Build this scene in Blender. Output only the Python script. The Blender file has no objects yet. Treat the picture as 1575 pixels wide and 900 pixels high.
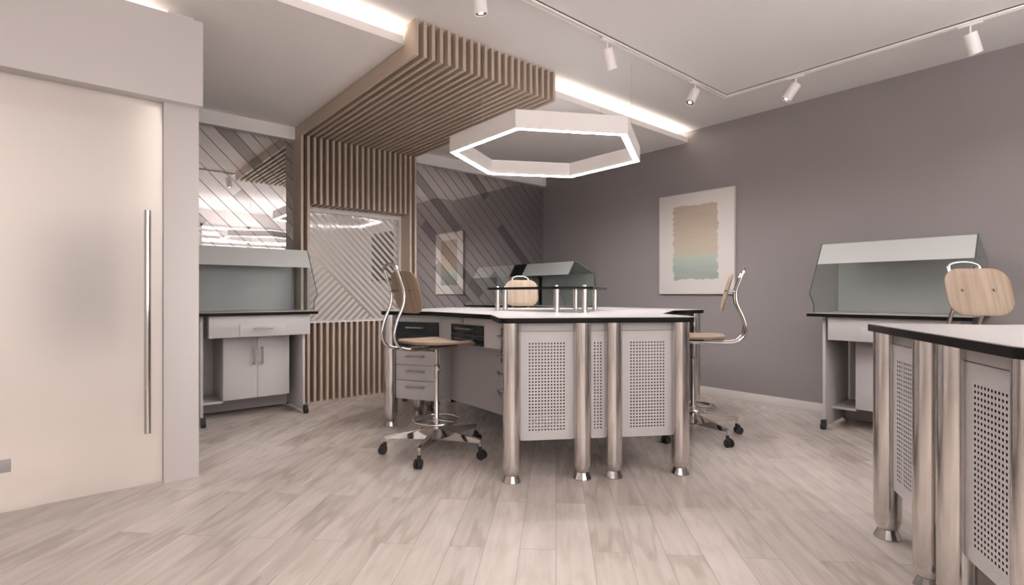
import bpy, bmesh, math, random
from math import sin, cos, pi, radians as R
from mathutils import Vector, Matrix
random.seed(4)
SC = bpy.context.scene
COL = SC.collection

# ------------------------------------------------------------------ camera
YAW = R(49.832)
F_PX, CX, CY, H = 797.9, 787.5, 453.1, 1.0
cam = bpy.data.cameras.new('camera')
cam.sensor_fit = 'HORIZONTAL'; cam.sensor_width = 36.0
cam.lens = 36.0 * F_PX / 1575.0
cam.shift_y = (CY - 450.0) / 1575.0
cam.clip_start = 0.02
camo = bpy.data.objects.new('camera', cam); COL.objects.link(camo)
camo.location = (0, 0, H); camo.rotation_euler = (pi / 2, 0, YAW - pi / 2)
SC.camera = camo
FW = Vector((cos(YAW), sin(YAW), 0)); RT = Vector((sin(YAW), -cos(YAW), 0)); UP = Vector((0, 0, 1))

# ------------------------------------------------------------------ light and exposure
SC.view_settings.view_transform = 'Standard'
SC.view_settings.look = 'None'
SC.view_settings.gamma = 1.0
SC.view_settings.use_curve_mapping = False
SC.view_settings.exposure = 0.53
try:
    SC.cycles.max_bounces = 10; SC.cycles.diffuse_bounces = 5; SC.cycles.glossy_bounces = 5
    SC.cycles.transmission_bounces = 8; SC.cycles.transparent_max_bounces = 12
    SC.cycles.sample_clamp_indirect = 6.0
    SC.cycles.caustics_reflective = False; SC.cycles.caustics_refractive = False
except Exception:
    pass
WORLD_POWER = 2.6
PENDANT_LED = 38.0
PENDANT_LED_BACK = 84.0
COVE_LED = 30.0
SPOT_W = 3.0
UPLIGHT = 52.0
UPLIGHT_BACK = 0.8
CEILING_W = 30.0
CORRIDOR_W = 108.0
BACKROOM_W = 17.0
WARM = (1.0, 0.925, 0.885)
w = bpy.data.worlds.new('daylight'); SC.world = w; w.use_nodes = True
w.node_tree.nodes['Background'].inputs[0].default_value = (1.0, 0.955, 0.94, 1)
w.node_tree.nodes['Background'].inputs[1].default_value = WORLD_POWER

XR, YB, YW, XL, ZC, ZS = 4.85, 5.09, -1.60, -3.0, 2.683, 2.57
WINDOWS = [(-2.5, -0.7), (-0.3, 1.5), (1.9, 3.7)]
WZ0, WZ1 = 0.75, 2.42


def light(name, kind, loc, power, color=WARM, rot=(0, 0, 0), **kw):
    l = bpy.data.lights.new(name, kind); l.energy = power; l.color = color
    for k, v in kw.items():
        setattr(l, k, v)
    o = bpy.data.objects.new(name, l); COL.objects.link(o)
    o.location = loc; o.rotation_euler = rot
    return o


for x0, x1 in WINDOWS:          # daylight portals filling the window openings
    o = light('window_portal', 'AREA', ((x0 + x1) / 2, YW - 0.10, (WZ0 + WZ1) / 2), 1.0, rot=(pi / 2, 0, pi),
              shape='RECTANGLE', size=x1 - x0, size_y=WZ1 - WZ0)
    o.data.cycles.is_portal = True
    o.rotation_euler = (-pi / 2, 0, 0)
    if (o.rotation_euler.to_matrix() @ Vector((0, 0, -1))).y < 0:
        o.rotation_euler = (pi / 2, 0, 0)


# ------------------------------------------------------------------ materials
def mat(name, col, rough=0.5, metal=0.0, spec=0.5, emit=None, estr=0.0, trans=0.0, ior=1.45, coat=0.0, alpha=None):
    m = bpy.data.materials.new(name); m.use_nodes = True
    b = m.node_tree.nodes['Principled BSDF']
    b.inputs['Base Color'].default_value = (*col, 1)
    b.inputs['Roughness'].default_value = rough
    b.inputs['Metallic'].default_value = metal
    b.inputs['Specular IOR Level'].default_value = spec
    b.inputs['Transmission Weight'].default_value = trans
    b.inputs['IOR'].default_value = ior
    b.inputs['Coat Weight'].default_value = coat
    if emit:
        b.inputs['Emission Color'].default_value = (*emit, 1)
        b.inputs['Emission Strength'].default_value = estr
    return m


class N:
    """small node helper"""
    def __init__(s, m):
        s.m = m; s.t = m.node_tree; s.b = s.t.nodes['Principled BSDF']; s.out = s.t.nodes['Material Output']

    def new(s, kind, **kw):
        n = s.t.nodes.new(kind)
        for k, v in kw.items():
            setattr(n, k, v)
        return n

    def link(s, a, b):
        s.t.links.new(a, b)

    def math(s, op, a, b=None, c=None):
        n = s.new('ShaderNodeMath', operation=op)
        for i, v in enumerate((a, b, c)):
            if v is None:
                continue
            if isinstance(v, (int, float)):
                n.inputs[i].default_value = v
            else:
                s.link(v, n.inputs[i])
        return n.outputs[0]

    def mix(s, f, a, b):
        n = s.new('ShaderNodeMix', data_type='RGBA')
        for i, v in ((0, f), (6, a), (7, b)):
            if isinstance(v, (int, float)):
                n.inputs[i].default_value = v
            elif isinstance(v, tuple):
                n.inputs[i].default_value = (*v, 1) if len(v) == 3 else v
            else:
                s.link(v, n.inputs[i])
        return n.outputs[2]

    def coord(s, which='Object'):
        return s.new('ShaderNodeTexCoord').outputs[which]

    def ramp(s, f, stops):
        n = s.new('ShaderNodeValToRGB')
        e = n.color_ramp.elements
        while len(e) < len(stops):
            e.new(0.5)
        for el, (p, c) in zip(e, stops):
            el.position = p; el.color = (*c, 1)
        s.link(f, n.inputs[0]); return n.outputs[0]


def plaster(name, col, rough=0.75, spec=0.25, bump=0.02):
    m = mat(name, col, rough, spec=spec); k = N(m)
    no = k.new('ShaderNodeTexNoise'); no.inputs['Scale'].default_value = 60; no.inputs['Detail'].default_value = 4
    k.link(k.coord(), no.inputs['Vector'])
    bu = k.new('ShaderNodeBump'); bu.inputs['Strength'].default_value = bump; bu.inputs['Distance'].default_value = 0.01
    k.link(no.outputs[0], bu.inputs['Height']); k.link(bu.outputs[0], k.b.inputs['Normal'])
    return m


def wood(name, c0, c1, scale=(1, 1, 1), rough=0.45, ring=18.0):
    m = mat(name, c0, rough, spec=0.35); k = N(m)
    mp = k.new('ShaderNodeMapping'); mp.inputs['Scale'].default_value = scale
    k.link(k.coord(), mp.inputs['Vector'])
    no = k.new('ShaderNodeTexNoise'); no.inputs['Scale'].default_value = ring; no.inputs['Detail'].default_value = 6
    no.inputs['Distortion'].default_value = 0.6
    k.link(mp.outputs[0], no.inputs['Vector'])
    c = k.ramp(no.outputs[0], [(0.3, c1), (0.7, c0)])
    k.link(c, k.b.inputs['Base Color'])
    return m


M = {}
M['white_wall'] = plaster('white plaster', (0.76, 0.73, 0.71))
M['grey_wall'] = plaster('grey paint', (0.275, 0.247, 0.250))
M['ceiling'] = plaster('ceiling paint', (0.80, 0.775, 0.76))
M['soffit'] = plaster('lowered ceiling paint', (0.90, 0.87, 0.85))
M['trim'] = mat('white trim', (0.66, 0.62, 0.60), 0.4)
M['lip'] = mat('lit white trim', (0.88, 0.84, 0.82), 0.5)  # copy of the trim, lightened to carry the cove glow on the lip
M['jamb'] = mat('white lacquered frame', (0.66, 0.625, 0.61), 0.45)
M['white'] = mat('white laminate', (0.52, 0.497, 0.492), 0.28)
M['worktop'] = mat('white worktop laminate', (0.44, 0.416, 0.408), 0.3)
M['black'] = mat('black edging', (0.008, 0.0075, 0.0075), 0.3, spec=0.14)
M['dark_drawer'] = mat('dark drawer front', (0.010, 0.012, 0.017), 0.25)
M['chrome'] = mat('polished chrome', (0.64, 0.615, 0.60), 0.10, 1.0)
M['steel'] = mat('brushed steel tube', (0.66, 0.625, 0.605), 0.15, 1.0)
M['handle'] = mat('satin metal handle', (0.42, 0.40, 0.395), 0.28, 1.0)
M['foot'] = mat('machined foot', (0.52, 0.49, 0.48), 0.15, 1.0)
M['rubber'] = mat('black rubber', (0.02, 0.02, 0.02), 0.5)
M['lamp_white'] = mat('white lamp body', (0.92, 0.88, 0.86), 0.4)
M['led'] = mat('lamp diffuser', (1, 1, 1), 0.5, emit=(1, 0.955, 0.955), estr=PENDANT_LED)
M['uplight'] = mat('added uplight glow', (1, 1, 1), 0.5, emit=(1, 0.955, 0.955), estr=UPLIGHT)  # glow added above the rings to lift the ceiling brightness
M['led_back'] = mat('bright lamp diffuser', (1, 1, 1), 0.5, emit=(1, 0.955, 0.955), estr=PENDANT_LED_BACK)
M['uplight_back'] = mat('faint added uplight glow', (1, 1, 1), 0.5, emit=(1, 0.955, 0.955), estr=UPLIGHT_BACK)
M['cove'] = mat('cove strip', (1, 1, 1), 0.5, emit=(1, 0.90, 0.78), estr=COVE_LED)
M['spot_led'] = mat('spot lens', (1, 1, 1), 0.5, emit=(1, 0.9, 0.8), estr=6.0)
M['spot_dark'] = mat('spot reflector', (0.12, 0.11, 0.10), 0.3, 0.6)
M['hood'] = mat('pale grey green hood', (0.50, 0.505, 0.49), 0.25)
M['hood_back'] = mat('grey green back panel', (0.345, 0.352, 0.342), 0.2)
M['slat'] = wood('oak slat', (0.53, 0.43, 0.35), (0.47, 0.375, 0.30), (6, 6, 1), 0.5)
M['slat_back'] = mat('brown backing', (0.17, 0.11, 0.075), 0.6)
M['ply'] = wood('birch plywood', (0.325, 0.247, 0.181), (0.235, 0.168, 0.116), (15, 1.0, 0.8), 0.4, 3.0)
M['screw'] = mat('screw', (0.20, 0.17, 0.15), 0.3, 0.8)
M['art_dark'] = mat('dark picture', (0.10, 0.10, 0.10), 0.4)
M['wire'] = mat('wire', (0.5, 0.48, 0.47), 0.4, 0.5)
M['hole_shade'] = mat('painted hole shade', (0.06, 0.055, 0.054), 0.5)  # near black, so the holes in front of it look shaded
M['plinth'] = mat('grey panel', (0.40, 0.375, 0.375), 0.4)


def glass(name, col, rough=0.0, refl=0.10):
    """thin sheet: tinted see-through with a fresnel reflection"""
    m = mat(name, col); k = N(m)
    tr = k.new('ShaderNodeBsdfTransparent'); tr.inputs[0].default_value = (*col, 1)
    gl = k.new('ShaderNodeBsdfGlossy'); gl.inputs['Roughness'].default_value = rough
    gl.inputs[0].default_value = (0.9, 0.92, 0.9, 1)
    fr = k.new('ShaderNodeFresnel'); fr.inputs[0].default_value = 1.5
    ge = k.new('ShaderNodeNewGeometry')
    ff = k.math('MULTIPLY', fr.outputs[0], k.math('SUBTRACT', 1.0, ge.outputs['Backfacing']))
    mx = k.new('ShaderNodeMixShader')
    k.link(ff, mx.inputs[0]); k.link(tr.outputs[0], mx.inputs[1]); k.link(gl.outputs[0], mx.inputs[2])
    k.link(mx.outputs[0], k.out.inputs[0])
    return m


M['glass'] = glass('green tinted glass', (0.92, 0.95, 0.935))
M['glass_edge'] = mat('glass edge', (0.05, 0.08, 0.07), 0.1)
M['smoke_glass'] = glass('smoked glass', (0.45, 0.46, 0.46))


def floor_mat():
    m = mat('pale oak planks', (0.6, 0.52, 0.46), 0.3, spec=0.4); k = N(m)
    mp = k.new('ShaderNodeMapping'); mp.inputs['Rotation'].default_value = (0, 0, R(-45))
    k.link(k.coord(), mp.inputs['Vector'])
    br = k.new('ShaderNodeTexBrick'); br.offset = 0.37; br.squash = 1.0
    br.inputs['Scale'].default_value = 1.0
    br.inputs['Brick Width'].default_value = 1.25; br.inputs['Row Height'].default_value = 0.141
    br.inputs['Mortar Size'].default_value = 0.0011; br.inputs['Mortar Smooth'].default_value = 0.2
    br.inputs['Bias'].default_value = 0.0
    br.inputs['Color1'].default_value = (0, 0, 0, 1); br.inputs['Color2'].default_value = (1, 1, 1, 1)
    br.inputs['Mortar'].default_value = (0.5, 0.5, 0.5, 1)
    k.link(mp.outputs[0], br.inputs['Vector'])
    sep = k.new('ShaderNodeSeparateColor'); k.link(br.outputs['Color'], sep.inputs[0]); rnd = sep.outputs[0]
    # grain stretched along the plank, shifted per plank
    off = k.new('ShaderNodeCombineXYZ'); k.link(k.math('MULTIPLY', rnd, 7.3), off.inputs[0]); k.link(k.math('MULTIPLY', rnd, 31.0), off.inputs[2])
    ad = k.new('ShaderNodeVectorMath', operation='ADD'); k.link(mp.outputs[0], ad.inputs[0]); k.link(off.outputs[0], ad.inputs[1])
    m2 = k.new('ShaderNodeMapping'); m2.inputs['Scale'].default_value = (1.3, 16, 1); k.link(ad.outputs[0], m2.inputs['Vector'])
    no = k.new('ShaderNodeTexNoise'); no.inputs['Scale'].default_value = 1.6; no.inputs['Detail'].default_value = 7; no.inputs['Roughness'].default_value = 0.6
    k.link(m2.outputs[0], no.inputs['Vector'])
    m3 = k.new('ShaderNodeMapping'); m3.inputs['Scale'].default_value = (1.1, 9, 1); k.link(ad.outputs[0], m3.inputs['Vector'])
    wv = k.new('ShaderNodeTexWave', wave_type='RINGS', rings_direction='Y'); wv.inputs['Scale'].default_value = 1.5
    wv.inputs['Distortion'].default_value = 5.5; wv.inputs['Detail'].default_value = 2.0; wv.inputs['Detail Scale'].default_value = 1.4
    k.link(m3.outputs[0], wv.inputs['Vector'])
    base = k.mix(rnd, (0.63, 0.56, 0.515), (0.53, 0.465, 0.42))
    g = k.ramp(no.outputs[0], [(0.32, (0.82, 0.80, 0.78)), (0.62, (1.0, 1.0, 1.0))])
    mu = k.new('ShaderNodeMix', data_type='RGBA', blend_type='MULTIPLY'); mu.inputs[0].default_value = 0.8
    k.link(base, mu.inputs[6]); k.link(g, mu.inputs[7])
    g2 = k.ramp(wv.outputs[0], [(0.0, (0.82, 0.80, 0.78)), (0.45, (1.0, 1.0, 1.0))])
    mu2 = k.new('ShaderNodeMix', data_type='RGBA', blend_type='MULTIPLY'); k.link(k.math('MULTIPLY_ADD', rnd, 0.7, 0.25), mu2.inputs[0])
    k.link(mu.outputs[2], mu2.inputs[6]); k.link(g2, mu2.inputs[7])
    fin = k.mix(k.math('MULTIPLY', br.outputs['Fac'], 0.75), mu2.outputs[2], (0.27, 0.22, 0.19))
    k.link(fin, k.b.inputs['Base Color'])
    ro = k.math('MULTIPLY_ADD', no.outputs[0], 0.12, 0.19); k.link(ro, k.b.inputs['Roughness'])
    bu = k.new('ShaderNodeBump'); bu.inputs['Strength'].default_value = 0.12; bu.inputs['Distance'].default_value = 0.002
    k.link(k.math('SUBTRACT', 1.0, br.outputs['Fac']), bu.inputs['Height']); k.link(bu.outputs[0], k.b.inputs['Normal'])
    return m


M['floor'] = floor_mat()


def mirror_mat(name, s0, pitch, bands):
    """mirrored cladding: 45 degree grooves along x+z = const, some planks darker"""
    m = mat(name, (0.8, 0.8, 0.8), 0.012, 1.0); k = N(m)
    sp = k.new('ShaderNodeSeparateXYZ'); k.link(k.coord(), sp.inputs[0])
    s = k.math('ADD', sp.outputs[0], sp.outputs[2]); d = k.math('SUBTRACT', sp.outputs[0], sp.outputs[2])
    q = k.math('DIVIDE', k.math('SUBTRACT', s, s0), pitch)
    fr = k.math('FRACT', k.math('ADD', q, 100.0))
    e = k.math('MINIMUM', fr, k.math('SUBTRACT', 1.0, fr))
    line = k.math('LESS_THAN', e, 0.026)
    dark = None
    for (a, b, c0, c1) in bands:
        v = k.math('MULTIPLY', k.math('MULTIPLY', k.math('GREATER_THAN', s, a), k.math('LESS_THAN', s, b)),
                   k.math('MULTIPLY', k.math('GREATER_THAN', d, c0), k.math('LESS_THAN', d, c1)))
        dark = v if dark is None else k.math('MAXIMUM', dark, v)
    c = k.mix(dark, (0.80, 0.785, 0.78), (0.47, 0.45, 0.45))
    c = k.mix(line, c, (0.10, 0.09, 0.09))
    k.link(c, k.b.inputs['Base Color'])
    k.link(k.math('MULTIPLY_ADD', line, 0.4, 0.012), k.b.inputs['Roughness'])
    return m


PL, PR = 0.1457, 0.1443
M['mirror_left'] = mirror_mat('grooved mirror left', 3.232, PL,
                              [(3.232 + PL, 3.232 + 2 * PL, -9, -0.883), (3.232 - 2 * PL, 3.232 - PL, -0.80, 0.3), (3.232 - 6 * PL, 3.232 - 5 * PL, -9, -0.756)])
M['mirror_right'] = mirror_mat('grooved mirror right', 4.72, PR,
                               [(4.72 + 3 * PR, 4.72 + 4 * PR, -9, 1.72), (4.72 + 9 * PR, 4.72 + 10 * PR, -9, 1.69), (4.72, 4.72 + PR, 1.19, 2.815),
                                (4.72 + 8 * PR, 4.72 + 9 * PR, 2.233, 3.6), (4.72 - 2 * PR, 4.72 - PR, 1.82, 2.70), (4.72 + 3 * PR, 4.72 + 4 * PR, 2.72, 3.3)])


def stripe_glass():
    m = mat('striped frosted pane', (0.8, 0.8, 0.8)); k = N(m)
    sp = k.new('ShaderNodeSeparateXYZ'); k.link(k.coord(), sp.inputs[0])
    s = k.math('ADD', sp.outputs[0], sp.outputs[2]); d = k.math('SUBTRACT', sp.outputs[0], sp.outputs[2])
    upper = k.math('GREATER_THAN', s, 3.14)
    f1 = k.math('FRACT', k.math('ADD', k.math('DIVIDE', k.math('SUBTRACT', s, 3.14), 0.074), 100.0))
    f2 = k.math('FRACT', k.math('ADD', k.math('DIVIDE', d, 0.074), 100.0))
    st = k.math('GREATER_THAN', k.math('ADD', k.math('MULTIPLY', upper, f1), k.math('MULTIPLY', k.math('SUBTRACT', 1.0, upper), f2)), 0.5)
    df = k.new('ShaderNodeBsdfDiffuse'); df.inputs[0].default_value = (0.72, 0.69, 0.67, 1)
    tl = k.new('ShaderNodeBsdfTranslucent'); tl.inputs[0].default_value = (0.75, 0.72, 0.70, 1)
    fm = k.new('ShaderNodeMixShader'); fm.inputs[0].default_value = 0.5
    k.link(df.outputs[0], fm.inputs[1]); k.link(tl.outputs[0], fm.inputs[2])
    tr = k.new('ShaderNodeBsdfTransparent'); tr.inputs[0].default_value = (0.80, 0.80, 0.79, 1)
    fm2 = k.new('ShaderNodeMixShader'); k.link(st, fm2.inputs[0]); k.link(tr.outputs[0], fm2.inputs[1]); k.link(fm.outputs[0], fm2.inputs[2])
    gl = k.new('ShaderNodeBsdfGlossy'); gl.inputs['Roughness'].default_value = 0.05
    fr = k.new('ShaderNodeFresnel'); fr.inputs[0].default_value = 1.5
    ge = k.new('ShaderNodeNewGeometry')
    ff = k.math('MULTIPLY', fr.outputs[0], k.math('SUBTRACT', 1.0, ge.outputs['Backfacing']))
    mx = k.new('ShaderNodeMixShader'); k.link(ff, mx.inputs[0]); k.link(fm2.outputs[0], mx.inputs[1]); k.link(gl.outputs[0], mx.inputs[2])
    k.link(mx.outputs[0], k.out.inputs[0])
    return m


M['stripes'] = stripe_glass()
M['frosted'] = mat('frosted door glass', (0.74, 0.71, 0.69), 0.55, trans=0.55, ior=1.2, spec=0.4)


def art_mat():
    """loose horizontal brush strokes: sand above, sea green below, ragged edges"""
    m = mat('brushed watercolour on canvas', (0.7, 0.66, 0.62), 0.8, spec=0.15); k = N(m)
    sp = k.new('ShaderNodeSeparateXYZ'); k.link(k.coord(), sp.inputs[0]); u, v = sp.outputs[0], sp.outputs[2]
    mp = k.new('ShaderNodeMapping'); mp.inputs['Scale'].default_value = (2.0, 1, 16); k.link(k.coord(), mp.inputs['Vector'])
    n1 = k.new('ShaderNodeTexNoise'); n1.inputs['Scale'].default_value = 1.6; n1.inputs['Detail'].default_value = 5; k.link(mp.outputs[0], n1.inputs['Vector'])
    m2 = k.new('ShaderNodeMapping'); m2.inputs['Scale'].default_value = (7, 1, 1.5); k.link(k.coord(), m2.inputs['Vector'])
    n2 = k.new('ShaderNodeTexNoise'); n2.inputs['Scale'].default_value = 1.0; n2.inputs['Detail'].default_value = 3; k.link(m2.outputs[0], n2.inputs['Vector'])
    w1 = k.math('MULTIPLY_ADD', n1.outputs[0], 0.09, -0.045)
    w2 = k.math('MULTIPLY_ADD', n2.outputs[0], 0.08, -0.04)
    du = k.math('ADD', k.math('ABSOLUTE', u), w1)
    mu = k.new('ShaderNodeMapRange'); mu.inputs[1].default_value = 0.243; mu.inputs[2].default_value = 0.25; mu.inputs[3].default_value = 1; mu.inputs[4].default_value = 0; k.link(du, mu.inputs[0])
    dv = k.math('ADD', k.math('ABSOLUTE', k.math('SUBTRACT', v, 0.008)), w2)
    mv = k.new('ShaderNodeMapRange'); mv.inputs[1].default_value = 0.375; mv.inputs[2].default_value = 0.383; mv.inputs[3].default_value = 1; mv.inputs[4].default_value = 0; k.link(dv, mv.inputs[0])
    mask = k.math('MULTIPLY', mu.outputs[0], mv.outputs[0])
    hgt = k.math('ADD', v, k.math('MULTIPLY_ADD', n2.outputs[0], 0.05, -0.025))
    t = k.math('MULTIPLY_ADD', hgt, 1.25, 0.5)
    c = k.ramp(t, [(0.0, (0.26, 0.315, 0.27)), (0.12, (0.30, 0.35, 0.305)), (0.17, (0.32, 0.385, 0.33)), (0.33, (0.42, 0.485, 0.41)), (0.365, (0.50, 0.44, 0.34)), (0.5, (0.50, 0.42, 0.32)), (0.75, (0.44, 0.355, 0.28)), (1.0, (0.42, 0.335, 0.265))])
    c = k.mix(k.math('MULTIPLY', n1.outputs[0], 0.30), c, (0.62, 0.58, 0.53))
    k.link(k.mix(mask, (0.68, 0.635, 0.605), c), k.b.inputs['Base Color'])
    return m


M['art'] = art_mat()


# ------------------------------------------------------------------ mesh helpers
class MB:
    def __init__(s):
        s.bm = bmesh.new(); s.mats = []; s.cur = 0

    def use(s, m):
        if m not in s.mats:
            s.mats.append(m)
        s.cur = s.mats.index(m); return s

    def _mark(s, faces):
        for f in faces:
            f.material_index = s.cur

    def box(s, x0, x1, y0, y1, z0, z1, bev=0.0, mtx=None):
        r = bmesh.ops.create_cube(s.bm, size=1.0)
        vs = r['verts']
        for v in vs:
            v.co = Vector((x0 + (v.co.x + 0.5) * (x1 - x0), y0 + (v.co.y + 0.5) * (y1 - y0), z0 + (v.co.z + 0.5) * (z1 - z0)))
        fs = set(f for v in vs for f in v.link_faces); s._mark(fs)
        if bev:
            es = list(set(e for v in vs for e in v.link_edges))
            rb = bmesh.ops.bevel(s.bm, geom=es, offset=bev, segments=2, profile=0.5, affect='EDGES')
            vs = list(set(v for f in rb['faces'] for v in f.verts) | set(v for v in vs if v.is_valid))
            s._mark(rb['faces'])
        if mtx is not None:
            bmesh.ops.transform(s.bm, matrix=mtx, verts=vs)
        return s

    def cyl(s, p0, p1, r0, r1=None, seg=20, cap=True):
        p0, p1 = Vector(p0), Vector(p1); r1 = r0 if r1 is None else r1
        d = p1 - p0; q = d.to_track_quat('Z', 'Y').to_matrix().to_4x4()
        r = bmesh.ops.create_cone(s.bm, cap_ends=cap, segments=seg, radius1=r0, radius2=r1, depth=d.length)
        bmesh.ops.transform(s.bm, matrix=Matrix.Translation((p0 + p1) / 2) @ q, verts=r['verts'])
        s._mark(set(f for v in r['verts'] for f in v.link_faces)); return s

    def lathe(s, prof, c=(0, 0, 0), seg=28, mtx=None):
        """prof = [(r, z)] about the z axis"""
        rings = []
        for r, z in prof:
            rings.append([s.bm.verts.new((c[0] + r * cos(2 * pi * i / seg), c[1] + r * sin(2 * pi * i / seg), c[2] + z)) for i in range(seg)])
        fs = []
        for a, b in zip(rings, rings[1:]):
            for i in range(seg):
                j = (i + 1) % seg
                fs.append(s.bm.faces.new((a[i], a[j], b[j], b[i])))
        fs.append(s.bm.faces.new(rings[0][::-1])); fs.append(s.bm.faces.new(rings[-1]))
        s._mark(fs)
        if mtx is not None:
            bmesh.ops.transform(s.bm, matrix=mtx, verts=[v for r_ in rings for v in r_])
        return s

    def prism(s, pts, z0, z1, mtx=None, bev=0.0):
        """outline in xy extruded z0..z1"""
        a = [s.bm.verts.new((x, y, z0)) for x, y in pts]; b = [s.bm.verts.new((x, y, z1)) for x, y in pts]
        n = len(pts); fs = [s.bm.faces.new(a[::-1]), s.bm.faces.new(b)]
        for i in range(n):
            j = (i + 1) % n
            fs.append(s.bm.faces.new((a[i], a[j], b[j], b[i])))
        s._mark(fs); vs = a + b
        if bev:
            es = list(fs[0].edges) + list(fs[1].edges)
            rb = bmesh.ops.bevel(s.bm, geom=es, offset=bev, segments=2, profile=0.5, affect='EDGES')
            s._mark(rb['faces'])
            vs = list(set(v for f in rb['faces'] for v in f.verts) | set(v for v in vs if v.is_valid))
        if mtx is not None:
            bmesh.ops.transform(s.bm, matrix=mtx, verts=vs)
        return s

    def tube(s, path, r, seg=10, closed=False):
        P_ = [Vector(p) for p in path]; n = len(P_); rings = []; prev = None
        for i in range(n):
            if closed:
                t = P_[(i + 1) % n] - P_[i - 1]
            else:
                t = P_[min(i + 1, n - 1)] - P_[max(i - 1, 0)]
            t.normalize()
            if prev is None:
                a = Vector((0, 0, 1)) if abs(t.z) < 0.9 else Vector((1, 0, 0))
                u = t.cross(a).normalized()
            else:
                u = (prev - t * prev.dot(t)).normalized()
            prev = u; v = t.cross(u)
            rings.append([s.bm.verts.new(P_[i] + (u * cos(2 * pi * k / seg) + v * sin(2 * pi * k / seg)) * r) for k in range(seg)])
        fs = []
        for i in range(n if closed else n - 1):
            a, b = rings[i], rings[(i + 1) % n]
            for k in range(seg):
                j = (k + 1) % seg
                fs.append(s.bm.faces.new((a[k], a[j], b[j], b[k])))
        if not closed:
            fs.append(s.bm.faces.new(rings[0][::-1])); fs.append(s.bm.faces.new(rings[-1]))
        s._mark(fs); return s

    def quad(s, *pts):
        f = s.bm.faces.new([s.bm.verts.new(p) for p in pts]); s._mark([f]); return s

    def build(s, name, m=None, parent=None, smooth=True, recalc=True):
        if recalc:
            bmesh.ops.recalc_face_normals(s.bm, faces=s.bm.faces)
        me = bpy.data.meshes.new(name)
        if smooth:
            for f in s.bm.faces:
                f.smooth = True
            for e in s.bm.edges:
                if len(e.link_faces) == 2:
                    e.smooth = e.calc_face_angle(0) < R(35)
                else:
                    e.smooth = False
        s.bm.to_mesh(me); s.bm.free()
        for x in (s.mats if s.mats else [m]):
            me.materials.append(x)
        o = bpy.data.objects.new(name, me); COL.objects.link(o)
        if parent is not None:
            o.parent = parent
        return o


def tag(o, label, cat, group=None):
    o['label'] = label; o['category'] = cat
    if group:
        o['group'] = group
    return o


def thing(name, label, cat, loc=(0, 0, 0), rz=0.0, group=None):
    o = bpy.data.objects.new(name, None); COL.objects.link(o); o.empty_display_size = 0.1
    o.location = loc; o.rotation_euler = (0, 0, rz)
    return tag(o, label, cat, group)


def struct(o):
    o['kind'] = 'structure'; return o


def copy_tree(o, parent=None):
    c = o.copy(); COL.objects.link(c)
    if parent is not None:
        c.parent = parent
    for ch in list(o.children):
        copy_tree(ch, c)
    return c


def arc_round(pts, rad, seg=6):
    """round the corners of a polygon; rad = number or list"""
    out = []; n = len(pts)
    for i in range(n):
        p, a, b = Vector(pts[i]), Vector(pts[i - 1]), Vector(pts[(i + 1) % n])
        r = rad[i] if isinstance(rad, (list, tuple)) else rad
        if r <= 0:
            out.append(tuple(p)); continue
        u = (a - p).normalized(); v = (b - p).normalized(); ang = u.angle(v)
        d = min(r / math.tan(ang / 2), (a - p).length * 0.49, (b - p).length * 0.49); rr = d * math.tan(ang / 2)
        c = p + (u + v).normalized() * (rr / sin(ang / 2))
        s0 = p + u * d - c; s1 = p + v * d - c
        a0 = math.atan2(s0.y, s0.x); a1 = math.atan2(s1.y, s1.x); da = (a1 - a0 + pi) % (2 * pi) - pi
        for k in range(seg + 1):
            t = a0 + da * k / seg
            out.append((c.x + rr * cos(t), c.y + rr * sin(t)))
    return out


# ------------------------------------------------------------------ the room
struct(MB().box(-3.4, 5.2, -2.0, 8.2, -0.10, 0.0).build('floor', M['floor']))
struct(MB().box(-3.2, 5.05, -1.8, 5.3, ZC, ZC + 0.10).build('ceiling', M['ceiling']))
struct(MB().box(XR, XR + 0.15, -1.8, 5.3, 0, ZC).build('wall_right', M['grey_wall']))
struct(MB().box(XL - 0.15, XL, -1.8, 5.3, 0, ZC).build('wall_left', M['white_wall']))
wb = MB()
xs = [XL] + [v for a in WINDOWS for v in a] + [XR]
for i in range(0, len(xs), 2):
    wb.box(xs[i], xs[i + 1], YW - 0.2, YW, 0, ZC)
for x0, x1 in WINDOWS:
    wb.box(x0, x1, YW - 0.2, YW, 0, WZ0); wb.box(x0, x1, YW - 0.2, YW, WZ1, ZC)
struct(wb.build('wall_front', M['white_wall']))
for i, (x0, x1) in enumerate(WINDOWS):
    f = MB()
    for a, b in ((x0, x0 + 0.05), (x1 - 0.05, x1), ((x0 + x1) / 2 - 0.03, (x0 + x1) / 2 + 0.03)):
        f.box(a, b, YW - 0.16, YW - 0.11, WZ0, WZ1)
    for z in (WZ0, WZ1 - 0.05, 1.55):
        f.box(x0, x1, YW - 0.16, YW - 0.11, z, z + 0.05)
    for z in (2.00, 2.13, 2.26):       # lowered part of a slatted blind
        f.box(x0 + 0.02, x1 - 0.02, YW - 0.10, YW - 0.07, z, z + 0.055)
    struct(f.build('window_%d' % (i + 1), M['trim']))
# mirrored back wall, the part left of the portal and the part right of it
ZF = 2.452
struct(MB().box(0.52, 1.60, YB, YB + 0.02, 0, ZF + 0.1).build('wall_back', M['mirror_left']))
struct(MB().box(2.76, XR, YB, YB + 0.02, 0, ZF + 0.1).build('wall_back', M['mirror_right']))
wn = MB()     # solid wall behind, with the opening for the striped pane
wn.box(0.4, 1.66, YB + 0.02, YB + 0.16, 0, ZC); wn.box(2.71, XR + 0.1, YB + 0.02, YB + 0.16, 0, ZC)
wn.box(1.66, 2.71, YB + 0.02, YB + 0.16, 0, 0.75); wn.box(1.66, 2.71, YB + 0.02, YB + 0.16, 1.845, ZC)
struct(wn.build('wall_back', M['white_wall']))
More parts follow.
